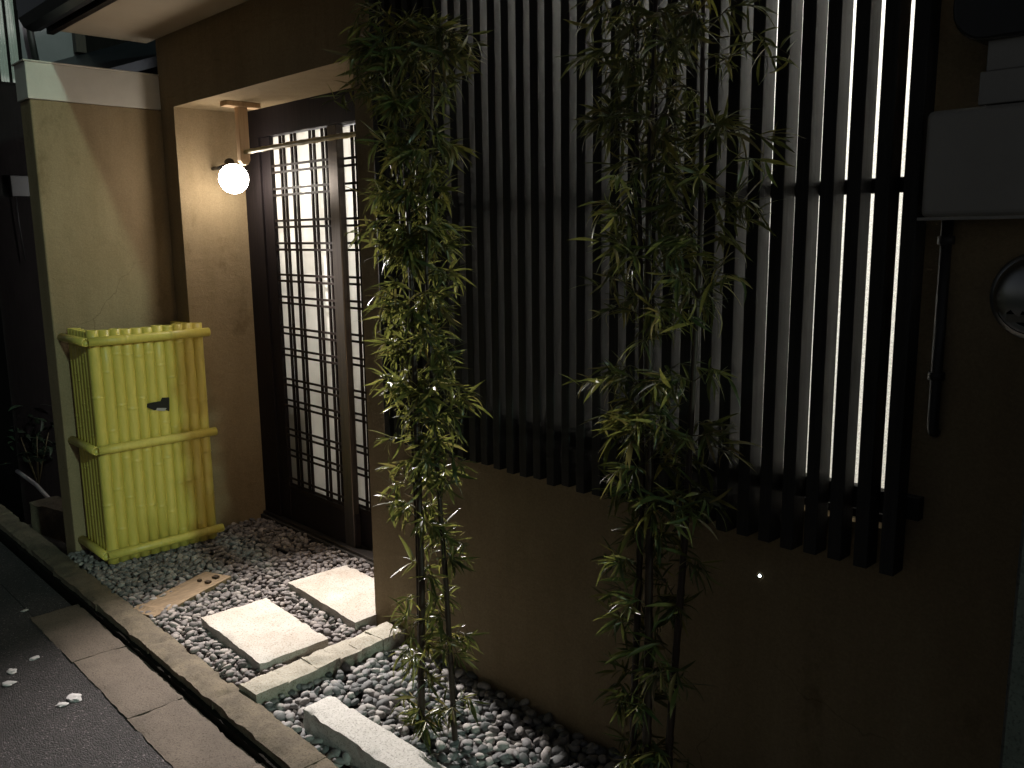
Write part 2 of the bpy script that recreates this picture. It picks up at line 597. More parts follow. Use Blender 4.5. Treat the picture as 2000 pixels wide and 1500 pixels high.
PSHAPES = []
for s in range(9):
    bm = pebble_mesh(s + 1, random.uniform(0.36, 0.56))
    bm.verts.ensure_lookup_table()
    PSHAPES.append((np.array([v.co[:] for v in bm.verts]), [tuple(v.index for v in f.verts) for f in bm.faces]))
    bm.free()


def euler_m(rx, ry, rz):
    from mathutils import Euler
    return np.array(Euler((rx, ry, rz)).to_matrix())


def pebble_bed(name, label, x0, x1, y0, y1, size, inside, mo, mi, seed, zfun):
    rnd = random.Random(seed)
    bed = thing(name, None, None)
    tag(bed, kind='structure')
    base = MB().add([(x0, y0, -0.03), (x1, y0, -0.03), (x1, y1, -0.03), (x0, y1, -0.03)], [(0, 1, 2, 3)])
    put('bed_soil', base, SOIL, bed)
    items = []
    for layer, (step, zz, tilt, skip) in enumerate(((1.30, -0.012, 0.35, 0.0), (1.42, 0.000, 0.5, 0.08), (1.8, 0.010, 0.6, 0.38))):
        sx, sy = size * step, size * step * 0.8
        j, y = 0, y0
        while y < y1:
            x = x0 + (j % 2) * sx / 2
            while x < x1:
                px, py = x + rnd.uniform(-.42, .42) * sx, y + rnd.uniform(-.42, .42) * sy
                a = size * rnd.triangular(0.42, 0.95, 0.6) * (0.92 if layer == 0 else 1)
                if rnd.random() >= skip and inside(px, py, a, layer):
                    items.append((px, py, zz * size / 0.03 + rnd.uniform(-.004, .004) + zfun(px, py), a, rnd.gauss(0, tilt * .6), rnd.gauss(0, tilt * .6),
                                  rnd.uniform(0, 6.28), rnd.randrange(len(PSHAPES)), layer))
                x += sx
            y += sy
            j += 1

    def score(it):
        u, v, d = project(it[:3])
        ok = -20 < u < 2020 and -20 < v < 1520 and d > 0
        return (it[3] / d) * (1.0 if it[8] == 2 else 0.8 if it[8] == 1 else 0.2) if ok else 0
    items.sort(key=score, reverse=True)
    meshes = []
    for vs, fs in PSHAPES:
        mb = MB().add(vs, fs, True)
        meshes.append(mb.mesh('pebble', mo))
    for it in items[:300]:
        o = link('pebble', meshes[it[7]], bed, it[:3], it[4:7])
        o.scale = (it[3],) * 3
    V, F, n = [], [], 0
    for it in items[300:]:
        vs, fs = PSHAPES[it[7]]
        V.append((vs * it[3]) @ euler_m(*it[4:7]).T + np.array(it[:3]))
        F += [(a + n, b + n, c + n) for a, b, c in fs]
        n += len(vs)
    me = bpy.data.meshes.new('pebbles')
    me.from_pydata(np.concatenate(V).tolist(), [], F)
    me.polygons.foreach_set('use_smooth', [True] * len(F))
    me.materials.append(mi)
    o = link('pebbles', me, bed)
    tag(o, kind='stuff')
    return bed


FAC = 1.822            # street face of the house wall
DOORY = 2.215


def bed1_in(x, y, a, layer):
    if y < 1.188 + a * .6 or y > 2.14 or x < -4.36 or x > -2.56:
        return False
    if x > -2.68 and y > 1.80:
        return False
    if y > 1.81 and x < -4.2:
        return False
    if x > -2.565 + 0.0 * y - 0.05 + a * 0:
        return False
    if layer > 0:
        for (cx, cy, sx, sy) in STONES:
            if abs(x - cx) < sx / 2 + a * .55 and abs(y - cy) < sy / 2 + a * .4:
                return False
        # the half buried board
        bx, by = x + 3.49, y - 1.385
        rx, ry = bx * math.cos(-.35) - by * math.sin(-.35), bx * math.sin(-.35) + by * math.cos(-.35)
        if abs(rx) < 0.045 and abs(ry) < 0.185:
            return False
        # under the bamboo cabinet
        if x < -4.05 and y > 1.28 and layer == 2:
            return False
    if layer == 2 and x < -2.62 and x > -2.72:
        return False
    return True


def bed2_in(x, y, a, layer):
    if y < 1.188 + a * .6 or y > FAC + 0.005 or x < -2.47 or x > -0.3:
        return False
    if layer > 0:
        ux, uy = x + 1.91, y - 1.297
        if abs(ux) < 0.38 + a * .4 and abs(uy) < 0.05 + a * .45:
            return False
    return True


STONES = [(-2.895, 1.448, 0.50, 0.268), (-2.95, 1.878, 0.53, 0.285)]
pebble_bed('pebble_bed', '', -4.36, -2.50, 1.185, 2.15, 0.0235, bed1_in, PEB1O, PEB1I, 3,
           lambda x, y: 0.006 * noise.noise(Vector((x * 3, y * 3, 0))) + 0.012 * max(0, y - 1.75))
pebble_bed('pebble_bed', '', -2.49, -0.3, 1.185, FAC + .01, 0.0285, bed2_in, PEB2O, PEB2I, 5,
           lambda x, y: -0.012 + 0.008 * noise.noise(Vector((x * 3, y * 3, 7))))

# stepping stones
labs = ['pale rough stepping stone nearest the kerb, a chipped front edge beside the edging blocks',
        'pale rough stepping stone in front of the sliding door, partly behind the wall corner']
for i, (cx, cy, sx, sy) in enumerate(STONES):
    bm = rough_block(sx, sy, 0.09, 3 + 5 * i, 0.016, 0.005, 0.008, 0.004)
    o = put_bm('stepping_stone', bm, STONE, None, (cx, cy, 0.037), (0, 0, (-0.035, -0.03)[i]))
    tag(o, labs[i], 'stepping stone', 'stepping stones in the gravel')

# cross edging of small cream blocks between the two beds
edg = thing('stone_edging', 'row of small cream edging blocks between the two pebble beds', 'stone edging', (-2.51, 1.19, 0.0), (0, 0, 0.055))
y = 0.0
for k, L in enumerate((0.115, 0.125, 0.09, 0.085, 0.105, 0.1)):
    bm = rough_block(0.098, L - 0.004, 0.16, 60 + k, 0.014, 0.005, 0.012, 0.005)
    put_bm('block', bm, EDGING, edg, (random.uniform(-.003, .003), y + L / 2, 0.040 + random.uniform(-.004, .004)), (0, 0, random.uniform(-.02, .02)))
    y += L

bm = rough_block(0.74, 0.1, 0.12, 91, 0.014, 0.006, 0.008, 0.004)
tag(put_bm('granite_bar', bm, GRANITE, None, (-1.868, 1.297, 0.066), (0.0, 0.0, 0.028)),
    'long white granite bar lying in the grey pebbles near the kerb', 'stone bar')

# half buried old board
brd = thing('old_board', 'weathered brown wooden board half buried in the pebbles by the bamboo cabinet', 'board', (-3.49, 1.385, 0.016), (0.03, -0.02, 0.35))
bm = rough_block(0.15, 0.42, 0.03, 77, 0.016, 0.003, 0.004, 0.0)
for v in bm.verts:
    if -0.185 < v.co.y < -0.12 and v.co.z > -0.01:
        v.co.z += 0.004 * math.sin(v.co.y * 260)
put_bm('plank', bm, OLDBOARD, brd)
for (x, y, s) in ((0.03, 0.17, 0.022), (-0.012, 0.115, 0.014), (0.038, 0.115, 0.02)):
    put_bm('chip', rough_block(s, s * .8, 0.012, 80 + int(s * 1000), 0.006, 0.002, 0.003), CULM, brd, (x, y, 0.011))


# ------------------------------------------------------------------ the house
house = thing('house', 'tan plastered house front with a recessed entrance under a deep eave', 'building', (-2.7, 1.9, 0))
house_inv = Vector((-2.7, 1.9, 0))


def hput(name, mb, mat, bevel=0.0, parent=None):
    p = parent or house
    base = house_inv if p is house else Vector(p['at'])
    o = put(name, mb, mat, p, tuple(-base) if p is house else (0, 0, 0), bevel=bevel)
    return o


def sub(name, mb, mat, parent, bevel=0.0):
    """child of a house part; all house parts keep world coordinates in their mesh"""
    return put(name, mb, mat, parent, bevel=bevel)


X0, XL, XR = -4.36, -4.21, -2.69
WX0, WX1, WZ0, WZ1 = -2.14, -0.70, 0.86, 2.36
# front wall: pieces round the window opening, butted end to end
fw = MB()
fw.box(XR, WX0, FAC, FAC + 0.4, -0.3, 3.0)
fw.box(WX0, WX1, FAC, FAC + 0.13, -0.3, WZ0)
fw.box(WX0, WX1, FAC, FAC + 0.13, WZ1, 3.0)
fw.box(WX1, 3.0, FAC, FAC + 0.13, -0.3, 3.0)
hput('front_wall', fw, PLASTER)
hput('lintel_wall', MB().box(XL, XR, FAC, FAC + 0.4, 2.118, 3.0), PLASTER)
hput('entrance_wall', MB().box(X0, XL, FAC, FAC + 0.55, -0.3, 3.0), PLASTER)
ww = hput('wing_wall', MB().box(X0 - 0.15, X0 - 0.0005, 1.238, FAC + 0.3, -0.3, 2.118), PLASTER, bevel=0.006)
tb = MB().box(X0 - 0.156, X0 + 0.008, 1.230, FAC - 0.001, 2.119, 2.276)
tb.box(X0 - 0.17, X0 + 0.014, 1.222, FAC - 0.001, 2.2765, 2.284)
sub('white_trim', tb, TRIM, ww, bevel=0.003)
# back of entrance
hput('threshold', MB().box(XL, XR, 2.135, 2.26, -0.06, 0.018), SOIL)
sl = hput('door_sill', MB().box(XL + .001, XR - .001, 2.150, 2.255, 0.0185, 0.034), STILEM, bevel=0.002)
hput('door_head', MB().box(XL + .001, XR - .001, 2.165, 2.27, 1.985, 2.1175), DOORF)
hput('door_jamb', MB().box(XL + .001, -4.046, 2.165, 2.27, 0.035, 1.9845), DOORF)
hall = MB().box(XL - .6, XR + .03, 3.3, 3.36, -0.06, 2.45)
hall.box(XL - .66, XL - .6, 2.38, 3.3, -0.06, 2.45)
hall.box(XR + .03, XR + .09, 2.38, 3.3, -0.06, 2.45)
hall.box(XL - .6, XR + .03, 2.38, 3.3, -0.12, -0.06)
hall.box(XL - .6, XR + .03, 2.38, 3.3, 2.45, 2.5)
hput('hall', hall, ROOMW)
hl = bpy.data.lights.new('pane_fill_light', 'POINT')  # unseen light added behind the door to brighten its glass
hl.energy = 135.0
hl.shadow_soft_size = 0.12
hl.color = (1.0, 0.985, 0.96)
hlo = bpy.data.objects.new('pane_fill_light', hl)
COL.objects.link(hlo)
hlo.location = (-3.6, 2.75, 1.75)
hput('pane_light_block', MB().box(-4.20, -3.72, 2.275, 2.6, -0.059, 0.80), DOORF)  # unseen box added to keep the lower left panes dark

# eave: soffit board, fascia, gutter, roof covering
ev = hput('eave', MB().box(-4.47, 3.0, 1.405, FAC - 0.001, 2.446, 2.47), SOFFIT)
sub('fascia', MB().box(-4.49, 3.0, 1.375, 1.404, 2.43, 2.56), DOORW, ev)
rf = MB()
rf.add([(-4.56, 1.28, 2.53), (3, 1.28, 2.53), (3, 2.6, 3.02), (-4.56, 2.6, 3.02), (-4.56, 1.28, 2.575), (3, 1.28, 2.575), (3, 2.6, 3.065), (-4.56, 2.6, 3.065)],
       [(3, 2, 1, 0), (4, 5, 6, 7), (0, 1, 5, 4), (2, 3, 7, 6), (1, 2, 6, 5), (3, 0, 4, 7)])
sub('roof', rf, ROOFM, ev)
gt = MB()
prof = [(1.372, 2.53), (1.372, 2.48), (1.355, 2.456), (1.325, 2.448), (1.295, 2.46), (1.28, 2.49), (1.28, 2.535), (1.272, 2.535), (1.27, 2.488), (1.29, 2.45), (1.325, 2.437), (1.36, 2.446), (1.3735, 2.478)]
xs = (-4.52, 3.0)
vs = [(x, py, pz) for x in xs for py, pz in prof]
n = len(prof)
gt.add(vs, [(i, (i + 1) % n, n + (i + 1) % n, n + i) for i in range(n)] + [tuple(range(n))[::-1], tuple(range(n, 2 * n))])
gt.add([(-4.525, py, pz) for py, pz in prof[:7]], [tuple(range(7))])
sub('rain_gutter', gt, ROOFM, ev)
for k in range(12):
    x = -4.46 + 0.62 * k
    sub('rafter_end', MB().box(x, x + 0.045, 1.41, FAC - .002, 2.4705, 2.53), RAWWOOD, ev)

# sliding doors -------------------------------------------------------
ZB, ZT = 0.20, 1.98


def muntin_v(parent, x, y, w=0.011, z0=None, z1=None):
    sub('muntin', MB().box(x - w / 2, x + w / 2, y, y + 0.011, z0 or ZB + .002, z1 or ZT), DOORW, parent)


def door(x0, x1, y, cols, stiles, glass):
    """one leaf: bottom board, stiles, top rail, glass and the paired muntins"""
    d = hput('sliding_door', MB().box(x0, x1, y, y + 0.03, 0.0345, ZB), DOORF, bevel=0.002)
    # parts of a door are linked in world coordinates through the parent's own offset
    for (a, b, m) in stiles:
        sub('stile', MB().box(a, b, y - 0.004, y + 0.032, 0.0346, ZT + 0.004), m, d, bevel=0.003)
    sub('pane', MB().box(glass[0], glass[1], y + 0.016, y + 0.021, ZB + .0005, ZT), DPANE, d)
    sub('bottom_rail', MB().box(glass[0], glass[1], y - 0.003, y + 0.0155, ZB + .001, ZB + 0.022), DOORW, d)
    for c in cols:
        for s in (-1, 1):
            x = c + s * 0.0165
            if glass[0] < x < glass[1]:
                muntin_v(d, x, y + 0.0045)
    for k in range(7):
        for z in (1.825 - 0.2625 * k, 1.716 - 0.2625 * k):
            for s in (-1, 1):
                zz = z + s * 0.0155
                if zz > ZB + 0.03:
                    sub('muntin', MB().box(glass[0], glass[1], y + 0.0001, y + 0.0044, zz - 0.0055, zz + 0.0055), DOORW, d)
    return d


door(-4.045, -3.355, 2.178, (-3.859, -3.752, -3.586, -3.482), ((-4.045, -3.952, DOORF), (-3.438, -3.362, STILEM)), (-3.952, -3.438))
door(-3.46, -2.695, 2.2185, (-3.305, -3.198, -3.032, -2.928), ((-3.47, -3.402, DOORF), (-2.775, -2.695, DOORF)), (-3.402, -2.775))

# lit window behind the slats ------------------------------------------------
wf = MB()
wf.box(WX0, WX1, 1.862, 1.90, WZ0, WZ0 + 0.018)
wf.box(WX0, WX1, 1.862, 1.90, WZ1 - 0.04, WZ1)
wf.box(WX0, WX0 + 0.04, 1.862, 1.90, WZ0 + .018, WZ1 - .04)
wf.box(WX1 - 0.04, WX1, 1.862, 1.90, WZ0 + .018, WZ1 - .04)
win = hput('window', wf, DOORF)
sub('pane', MB().box(WX0 + 0.0405, WX1 - 0.0405, 1.877, 1.883, WZ0 + 0.0185, WZ1 - 0.0405), WGLASS, win)
rm = MB()
rm.box(-2.28, -0.4, 2.9, 2.95, 0.4, 2.8)
rm.box(-2.33, -2.28, 1.953, 2.9, 0.4, 2.8)
rm.box(-0.4, -0.35, 1.953, 2.9, 0.4, 2.8)
rm.box(-2.28, -0.4, 1.953, 2.9, 0.35, 0.4)
rm.box(-2.28, -0.4, 1.953, 2.9, 2.8, 2.85)
hput('room', rm, ROOMW)
rl = bpy.data.lights.new('room_lamp', 'AREA')
rl.shape = 'RECTANGLE'
rl.size, rl.size_y = 1.3, 0.16
rl.energy = 74
rl.color = (1.0, 0.985, 0.95)
rlo = bpy.data.objects.new('room_lamp', rl)
COL.objects.link(rlo)
rlo.location = (-1.5, 2.2, 2.62)
rlo.rotation_euler = (-0.2, 0, 0)

# ------------------------------------------------------------------ slatted screen
scr = thing('lattice_screen', 'tall dark wooden screen of upright slats in front of the lit window', 'lattice screen', (-1.6, 1.745, 0.79))
SY0, SY1 = 1.745, 1.7965
sm = MB().box(-0.015, 0.015, 0, SY1 - SY0, 0, 1.655)
slat_me = sm.mesh('slat', SLATW)
for k in range(-5, 27):
    xr = -2.160 + 0.0568 * k
    o = link('slat', slat_me, scr, (xr - 0.015 + 1.6 + random.uniform(-.0008, .0008), random.uniform(-.001, .001), random.uniform(-.006, .004)),
             (random.uniform(-.0012, .0012), random.uniform(-.0014, .0014), random.uniform(-.008, .008)))
    if k == -5:
        bv = o.modifiers.new('bevel', 'BEVEL')
        bv.width, bv.segments = 0.002, 2
        dg = bpy.context.evaluated_depsgraph_get()
        ev_me = bpy.data.meshes.new_from_object(o.evaluated_get(dg))
        ev_me.name = 'slat'
        o.modifiers.clear()
        o.data = ev_me
        slat_me = ev_me
put('shade_batten', MB().box(-2.138, -0.702, SY1 + 0.0275, 1.859, 1.576, 1.602), SLATW, scr, (1.6, -1.745, -0.79))  # added behind the rail to block window light and deepen its dark band
for (z0, z1) in ((1.574, 1.604), (0.902, 0.950), (2.30, 2.345)):
    put('rail', MB().box(-2.49, -0.66, SY1 + 0.0005, SY1 + 0.026, z0, z1), SLATW, scr, (1.6, -1.745, -0.79))

# ------------------------------------------------------------------ bamboo cane cabinet
BX0, BX1, BY0, BY1, BH = -4.335, -4.04, 1.287, 1.812, 1.085
box = thing('bamboo_cabinet', 'tall yellow bamboo-clad cabinet standing against the green-lit wing wall', 'cabinet', (BX0, BY0, 0.012), (0, 0, 0))


def cane(r, L, seed, n=12):
    """an upright bamboo cane with swollen nodes"""
    rr = random.Random(seed)
    prof, z = [], 0.0
    nodes = []
    zz = rr.uniform(0.03, 0.25)
    while zz < L - 0.02:
        nodes.append(zz)
        zz += rr.uniform(0.17, 0.28)
    hs = sorted(set([0.0, L] + [h for q in nodes for h in (q - 0.012, q - 0.004, q, q + 0.004, q + 0.012)]))
    for h in hs:
        if h < 0 or h > L:
            continue
        k = min([abs(h - q) for q in nodes] or [1])
        prof.append((r * (1.085 if k < 0.0015 else 0.985 if k < 0.005 else 1.0), h))
    mb = MB()
    mb.lathe([(r * .78, prof[0][1])] + prof + [(r * .78, L)], (0, 0, 0), 'z', n)
    mb.lathe([(0.0001, L - 0.012), (r * .78, L - 0.012), (r * .78, L)], (0, 0, 0), 'z', n)
    return mb


W, D = BY1 - BY0, BX1 - BX0
NF, NS = 11, 6
rf_ = W / NF / 2
for k in range(NF):
    c = put('cane', cane(rf_ * 1.13, BH + random.uniform(-.003, .003), 100 + k), CANE, box, (D - rf_, rf_ + 2 * rf_ * k, 0), (0, 0, random.uniform(0, 6)))
rs_ = (D - 2 * rf_) / NS / 2
for k in range(NS):
    put('cane', cane(rs_ * 1.10, BH - 0.004 + random.uniform(-.003, .003), 200 + k), CANE, box, (rs_ + 2 * rs_ * k, rs_, 0), (0, 0, random.uniform(0, 6)))
    put('cane', cane(rs_ * 1.10, BH - 0.01, 260 + k), CANE, box, (rs_ + 2 * rs_ * k, W - rs_, 0), (0, 0, random.uniform(0, 6)))
put('core', MB().box(0.0, D - 2 * rf_ - .001, 2 * rs_ + .001, W - 2 * rs_ - .001, 0.01, BH - 0.06), CANEIN, box)


def rail(L, r, seed):
    return cane(r, L, seed, 14)


for k, (z, r) in enumerate(((1.04, 0.021), (0.548, 0.021), (0.052, 0.021))):
    put('cross_cane', rail(W + 0.03, r, 300 + k), CANE, box, (D + r * .86, -0.012, z), (-PI / 2, 0, 0))
    put('cross_cane', rail(D + 0.03, r * .92, 310 + k), CANE, box, (-0.015, -r * .86, z), (0, PI / 2, 0))
# torn spot in the cladding
tear = MB().add([(0, 0.237, 0.713), (0, 0.262, 0.700), (0, 0.285, 0.702), (0, 0.318, 0.690), (0, 0.322, 0.735), (0, 0.296, 0.738), (0, 0.29, 0.726), (0, 0.262, 0.727),
                 (0, 0.24, 0.724)], [tuple(range(9))])
tear.v = [(D + 0.005 + 0.001 * (i % 2), 0.28 + (y - 0.28) * 1.25, 0.715 + (z - 0.715) * 1.45) for i, (x, y, z) in enumerate(tear.v)]
o = put('torn_hole', tear, CANEIN, box)
sd = o.modifiers.new('solid', 'SOLIDIFY')
sd.thickness = 0.012
flap = MB().add([(D + 0.006, 0.266, 0.692), (D + 0.009, 0.305, 0.684), (D + 0.014, 0.312, 0.697), (D + 0.008, 0.27, 0.703)], [(0, 1, 2, 3)])
o = put('torn_flap', flap, WHITE, box)
sd = o.modifiers.new('solid', 'SOLIDIFY')
sd.thickness = 0.002

# ------------------------------------------------------------------ curtain rod, hangers, lamp
HX, HY = -3.885, 2.0
rod = thing('curtain_rod', 'slim bamboo curtain rod hung across the top of the sliding door', 'rod', (HX, HY, 1.892))
rp, rr_ = [], []
for i in range(45):
    x = -0.03 + 1.224 * i / 44
    rp.append((x, 0, 0.004 * math.sin(i * .07)))
    rr_.append(0.0105 if i % 4 else 0.0128)
put('pole', MB().tube(rp, rr_, 10), RODM, rod)


def hanger(x, label):
    h = thing('rod_hanger', label, 'hanger', (x, HY, 2.1175))
    put('plate', MB().box(-0.033, 0.033, -0.085, 0.085, -0.022, 0.0), RAWWOOD, h, bevel=0.002)
    st = MB()
    st.box(-0.018, 0.018, -0.024, 0.024, -0.262, -0.0225)
    st.add([(-0.018, -0.024, -0.2625), (0.018, -0.024, -0.2625), (0.018, 0.024, -0.2625), (-0.018, 0.024, -0.2625),
            (-0.018, -0.012, -0.282), (0.018, -0.012, -0.282), (0.018, 0.012, -0.282), (-0.018, 0.012, -0.282)],
           [(0, 1, 5, 4), (1, 2, 6, 5), (2, 3, 7, 6), (3, 0, 4, 7), (4, 5, 6, 7), (3, 2, 1, 0)])
    put('stem', st, RAWWOOD, h, bevel=0.002)
    return h


hanger(HX, 'pale T-shaped wooden hanger on the entrance ceiling, above the lit lamp')

AIM = (LAMP_AIM - LAMP).normalized()
lamp = thing('spot_lamp', 'lit round bulb glowing beside the left entrance wall', 'lamp', tuple(LAMP))
put('bulb', MB().lathe([(0.0002, -0.070)] + [(0.070 * math.sin(a), -0.070 * math.cos(a)) for a in [PI * i / 12 for i in range(1, 12)]] + [(0.0002, 0.070)], (0, 0, 0), 'z', 20),
    BULBM, lamp)
back = -AIM
put('housing', MB().tube([back * 0.036, back * 0.05, back * 0.065, back * 0.085, back * 0.10, back * 0.135],
                         [0.054, 0.052, 0.046, 0.034, 0.026, 0.024], 20), BLACKP, lamp)
put('arm', MB().tube([back * 0.12, Vector((-0.15, -0.0, 0.06)), Vector((-0.216, 0.0, 0.06))], 0.009, 8), BLACKP, lamp)
sp = bpy.data.lights.new('spot_light', 'SPOT')
sp.energy = 500
sp.color = (1.0, 0.93, 0.87)
sp.spot_size = math.radians(84)
sp.spot_blend = 0.85
sp.shadow_soft_size = 0.028
spo = bpy.data.objects.new('spot_light', sp)
COL.objects.link(spo)
spo.location = LAMP + AIM * 0.102
spo.rotation_euler = AIM.to_track_quat('-Z', 'Y').to_euler()


# ------------------------------------------------------------------ bamboo plants
def leaf_mesh(L, w, droop, fold, curl):
    n = 6
    prof = [0.18, 0.72, 1.0, 0.86, 0.5, 0.0]
    vs = []
    for i in range(n):
        t = i / (n - 1)
        x = L * t * (1 - 0.12 * droop * t)
        z = -droop * L * 0.42 * t * t
        hw = w / 2 * prof[i]
        y = curl * L * 0.1 * math.sin(t * PI)
        vs += [(x, y - hw, z + fold * hw), (x, y, z), (x, y + hw, z + fold * hw)]
    fs = []
    for i in range(n - 1):
        a = 3 * i
        fs += [(a, a + 3, a + 4, a + 1), (a + 1, a + 4, a + 5, a + 2)]
    return np.array(vs), fs


rl_ = random.Random(21)
LEAVES = []
for i in range(10):
    LEAVES.append(leaf_mesh(1.0, rl_.uniform(0.085, 0.15), rl_.uniform(0.0, 1.5), rl_.uniform(0.1, 0.6), rl_.uniform(-1, 1)))


def frame(d, up=Vector((0, 0, 1)), roll=0.0):
    x = d.normalized()
    z = (up - x * up.dot(x))
    z = z.normalized() if z.length > 1e-4 else x.orthogonal().normalized()
    y = z.cross(x)
    m = Matrix((x, y, z)).transposed()
    return m @ Matrix.Rotation(roll, 3, 'X')


def culm_at(pts, z):
    for a, b in zip(pts, pts[1:]):
        if a[2] <= z <= b[2]:
            t = (z - a[2]) / (b[2] - a[2])
            return Vector([a[i] + t * (b[i] - a[i]) for i in range(3)])
    return Vector(pts[-1] if z > pts[-1][2] else pts[0])


def bamboo(label, base, culms, tiers, seed):
    """culms: (points, radius); tiers: (z, culm index, number of sprays, reach, leaves per spray)"""
    rnd = random.Random(seed)
    root = thing('bamboo_plant', label, 'bamboo', base, group='bamboo plants along the wall')
    bv = Vector(base)
    for pts, r in culms:
        P, R = [], []
        z, zt = pts[0][2], pts[-1][2]
        k = 0
        while z < zt:
            p = culm_at(pts, z)
            f = 1 - 0.62 * (z - pts[0][2]) / (zt - pts[0][2])
            P += [p - bv, p - bv + Vector((0, 0, 0.006))]
            R += [r * f * 1.16, r * f]
            z += 0.06 if k % 2 else 0.09
            k += 1
        put('culm', MB().tube(P, R, 9), CULM, root)
    leaves, tw = [], MB()
    for (z, ci, ns, reach, nl) in tiers:
        pts = culms[ci][0]
        for s in range(ns):
            p0 = culm_at(pts, z + rnd.gauss(0, 0.022))
            az = rnd.uniform(0, 2 * PI)
            el = rnd.uniform(0.05, 0.75)
            ln = reach * rnd.uniform(0.35, 1.0)
            d = Vector((math.cos(az) * math.cos(el), math.sin(az) * math.cos(el) * 0.72, math.sin(el)))
            p1 = p0 + d * ln * 0.55 + Vector((0, 0, 0.004))
            p2 = p0 + d * ln + Vector((0, 0, -0.25 * ln))
            if p2.y > 1.735:
                p2.y = 1.735
                p1.y = min(p1.y, 1.73)
            tw.tube([p0 - bv, p1 - bv, p2 - bv], [0.0018, 0.0013, 0.0007], 4, False)
            for q in range(int(nl * 2.8 + rnd.random())):
                t = rnd.uniform(0.3, 1.0)
                pp = p0.lerp(p1, t / .55) if t < .55 else p1.lerp(p2, (t - .55) / .45)
                a2 = az + rnd.gauss(0, 0.95)
                e2 = rnd.gauss(-0.22, 0.55)
                dd = Vector((math.cos(a2) * math.cos(e2), math.sin(a2) * math.cos(e2) * .85, math.sin(e2)))
                L = rnd.triangular(0.028, 0.105, 0.06)
                if pp.y + dd.y * L > 1.735:
                    dd.y = -abs(dd.y) * 0.5
                leaves.append((pp, dd, L, rnd.gauss(0, 0.7), rnd.randrange(len(LEAVES))))
    put('twigs', tw, TWIG, root)
    tag(root.children[-1] if root.children else tw, kind='stuff')

    def score(l):
        u, v, d = project(l[0] + l[1] * l[2] * .5)
        return l[2] / d * (1 - 0.6 * abs(l[1].dot((l[0] - CAMP).normalized()))) if -30 < u < 2030 and -30 < v < 1530 else 0
    leaves.sort(key=score, reverse=True)
    mes = [MB().add(vs, fs, True).mesh('leaf', LEAFO) for vs, fs in LEAVES]
    for (p, d, L, roll, k) in leaves[:300]:
        m = frame(d, roll=roll)
        o = link('leaf', mes[k], root)
        o.matrix_local = Matrix.Translation(p - bv) @ m.to_4x4() @ Matrix.Scale(L, 4)
    V, F, n = [], [], 0
    for (p, d, L, roll, k) in leaves[300:]:
        vs, fs = LEAVES[k]
        m = np.array(frame(d, roll=roll))
        V.append((vs * L) @ m.T + np.array(p - bv))
        F += [tuple(i + n for i in f) for f in fs]
        n += len(vs)
    me = bpy.data.meshes.new('foliage')
    me.from_pydata(np.concatenate(V).tolist(), [], F)
    me.polygons.foreach_set('use_smooth', [True] * len(F))
    me.materials.append(LEAFI)
    tag(link('foliage', me, root), kind='stuff')
    return root


c1 = [([(-1.934, 1.455, -0.03), (-1.925, 1.47, 0.5), (-1.94, 1.48, 1.0), (-1.945, 1.48, 1.5), (-1.99, 1.49, 2.06)], 0.0115),
      ([(-1.84, 1.512, -0.03), (-1.856, 1.505, 0.5), (-1.885, 1.50, 0.95), (-1.90, 1.50, 1.4), (-1.84, 1.50, 2.0)], 0.0085),
      ([(-1.934, 1.455, 0.0), (-1.95, 1.475, 0.6), (-1.975, 1.485, 1.2), (-2.03, 1.5, 2.0)], 0.005)]
rt = random.Random(4)
t1 = [(1.96, 2, 6, 0.27, 6), (1.88, 2, 4, 0.24, 6), (2.02, 2, 4, 0.22, 6), (0.08, 0, 6, 0.09, 5), (0.12, 1, 4, 0.09, 4), (0.2, 0, 4, 0.1, 5), (0.64, 1, 4, 0.12, 5), (0.95, 0, 6, 0.14, 6), (0.97, 1, 5, 0.13, 6), (0.27, 0, 4, 0.10, 5), (0.30, 1, 4, 0.1, 5), (0.40, 0, 6, 0.13, 5), (0.36, 1, 5, 0.11, 5), (0.48, 0, 4, 0.1, 5), (0.58, 1, 4, 0.13, 5), (0.56, 0, 2, 0.10, 4), (0.70, 0, 8, 0.13, 6), (0.78, 0, 5, 0.14, 5), (0.80, 1, 6, 0.14, 6),
      (0.88, 0, 6, 0.13, 6), (0.9, 1, 4, 0.14, 5), (1.06, 0, 11, 0.17, 7), (1.07, 1, 8, 0.16, 7)]
z = 1.2
while z < 2.05:
    for ci in (0, 1, 2):
        t1.append((z + rt.uniform(-.04, .04), ci, rt.choice((5, 6, 7)), rt.uniform(0.12, 0.20), 7))
    z += 0.105
bamboo('bamboo plant with two dark culms nearest the entrance, lower leaves lit by the lamp', (-1.934, 1.455, -0.02), c1, t1, 11)

c2 = [([(-1.205, 1.55, -0.03), (-1.20, 1.55, 0.4), (-1.185, 1.55, 0.9), (-1.20, 1.55, 1.5), (-1.24, 1.55, 2.1)], 0.0095),
      ([(-1.16, 1.545, -0.03), (-1.155, 1.545, 0.4), (-1.16, 1.545, 0.9), (-1.175, 1.545, 1.5), (-1.16, 1.545, 2.15)], 0.0115),
      ([(-1.11, 1.56, -0.03), (-1.10, 1.56, 0.35), (-1.07, 1.56, 0.85), (-1.05, 1.56, 1.5), (-1.06, 1.56, 2.1)], 0.0100)]
PUSH = 1.62 / 1.55                                    # keep the clump close to the wall


def push(p):
    return (p[0] * PUSH, p[1] * PUSH, -0.03 if p[2] < 0 else 1.5 + (p[2] - 1.5) * PUSH)


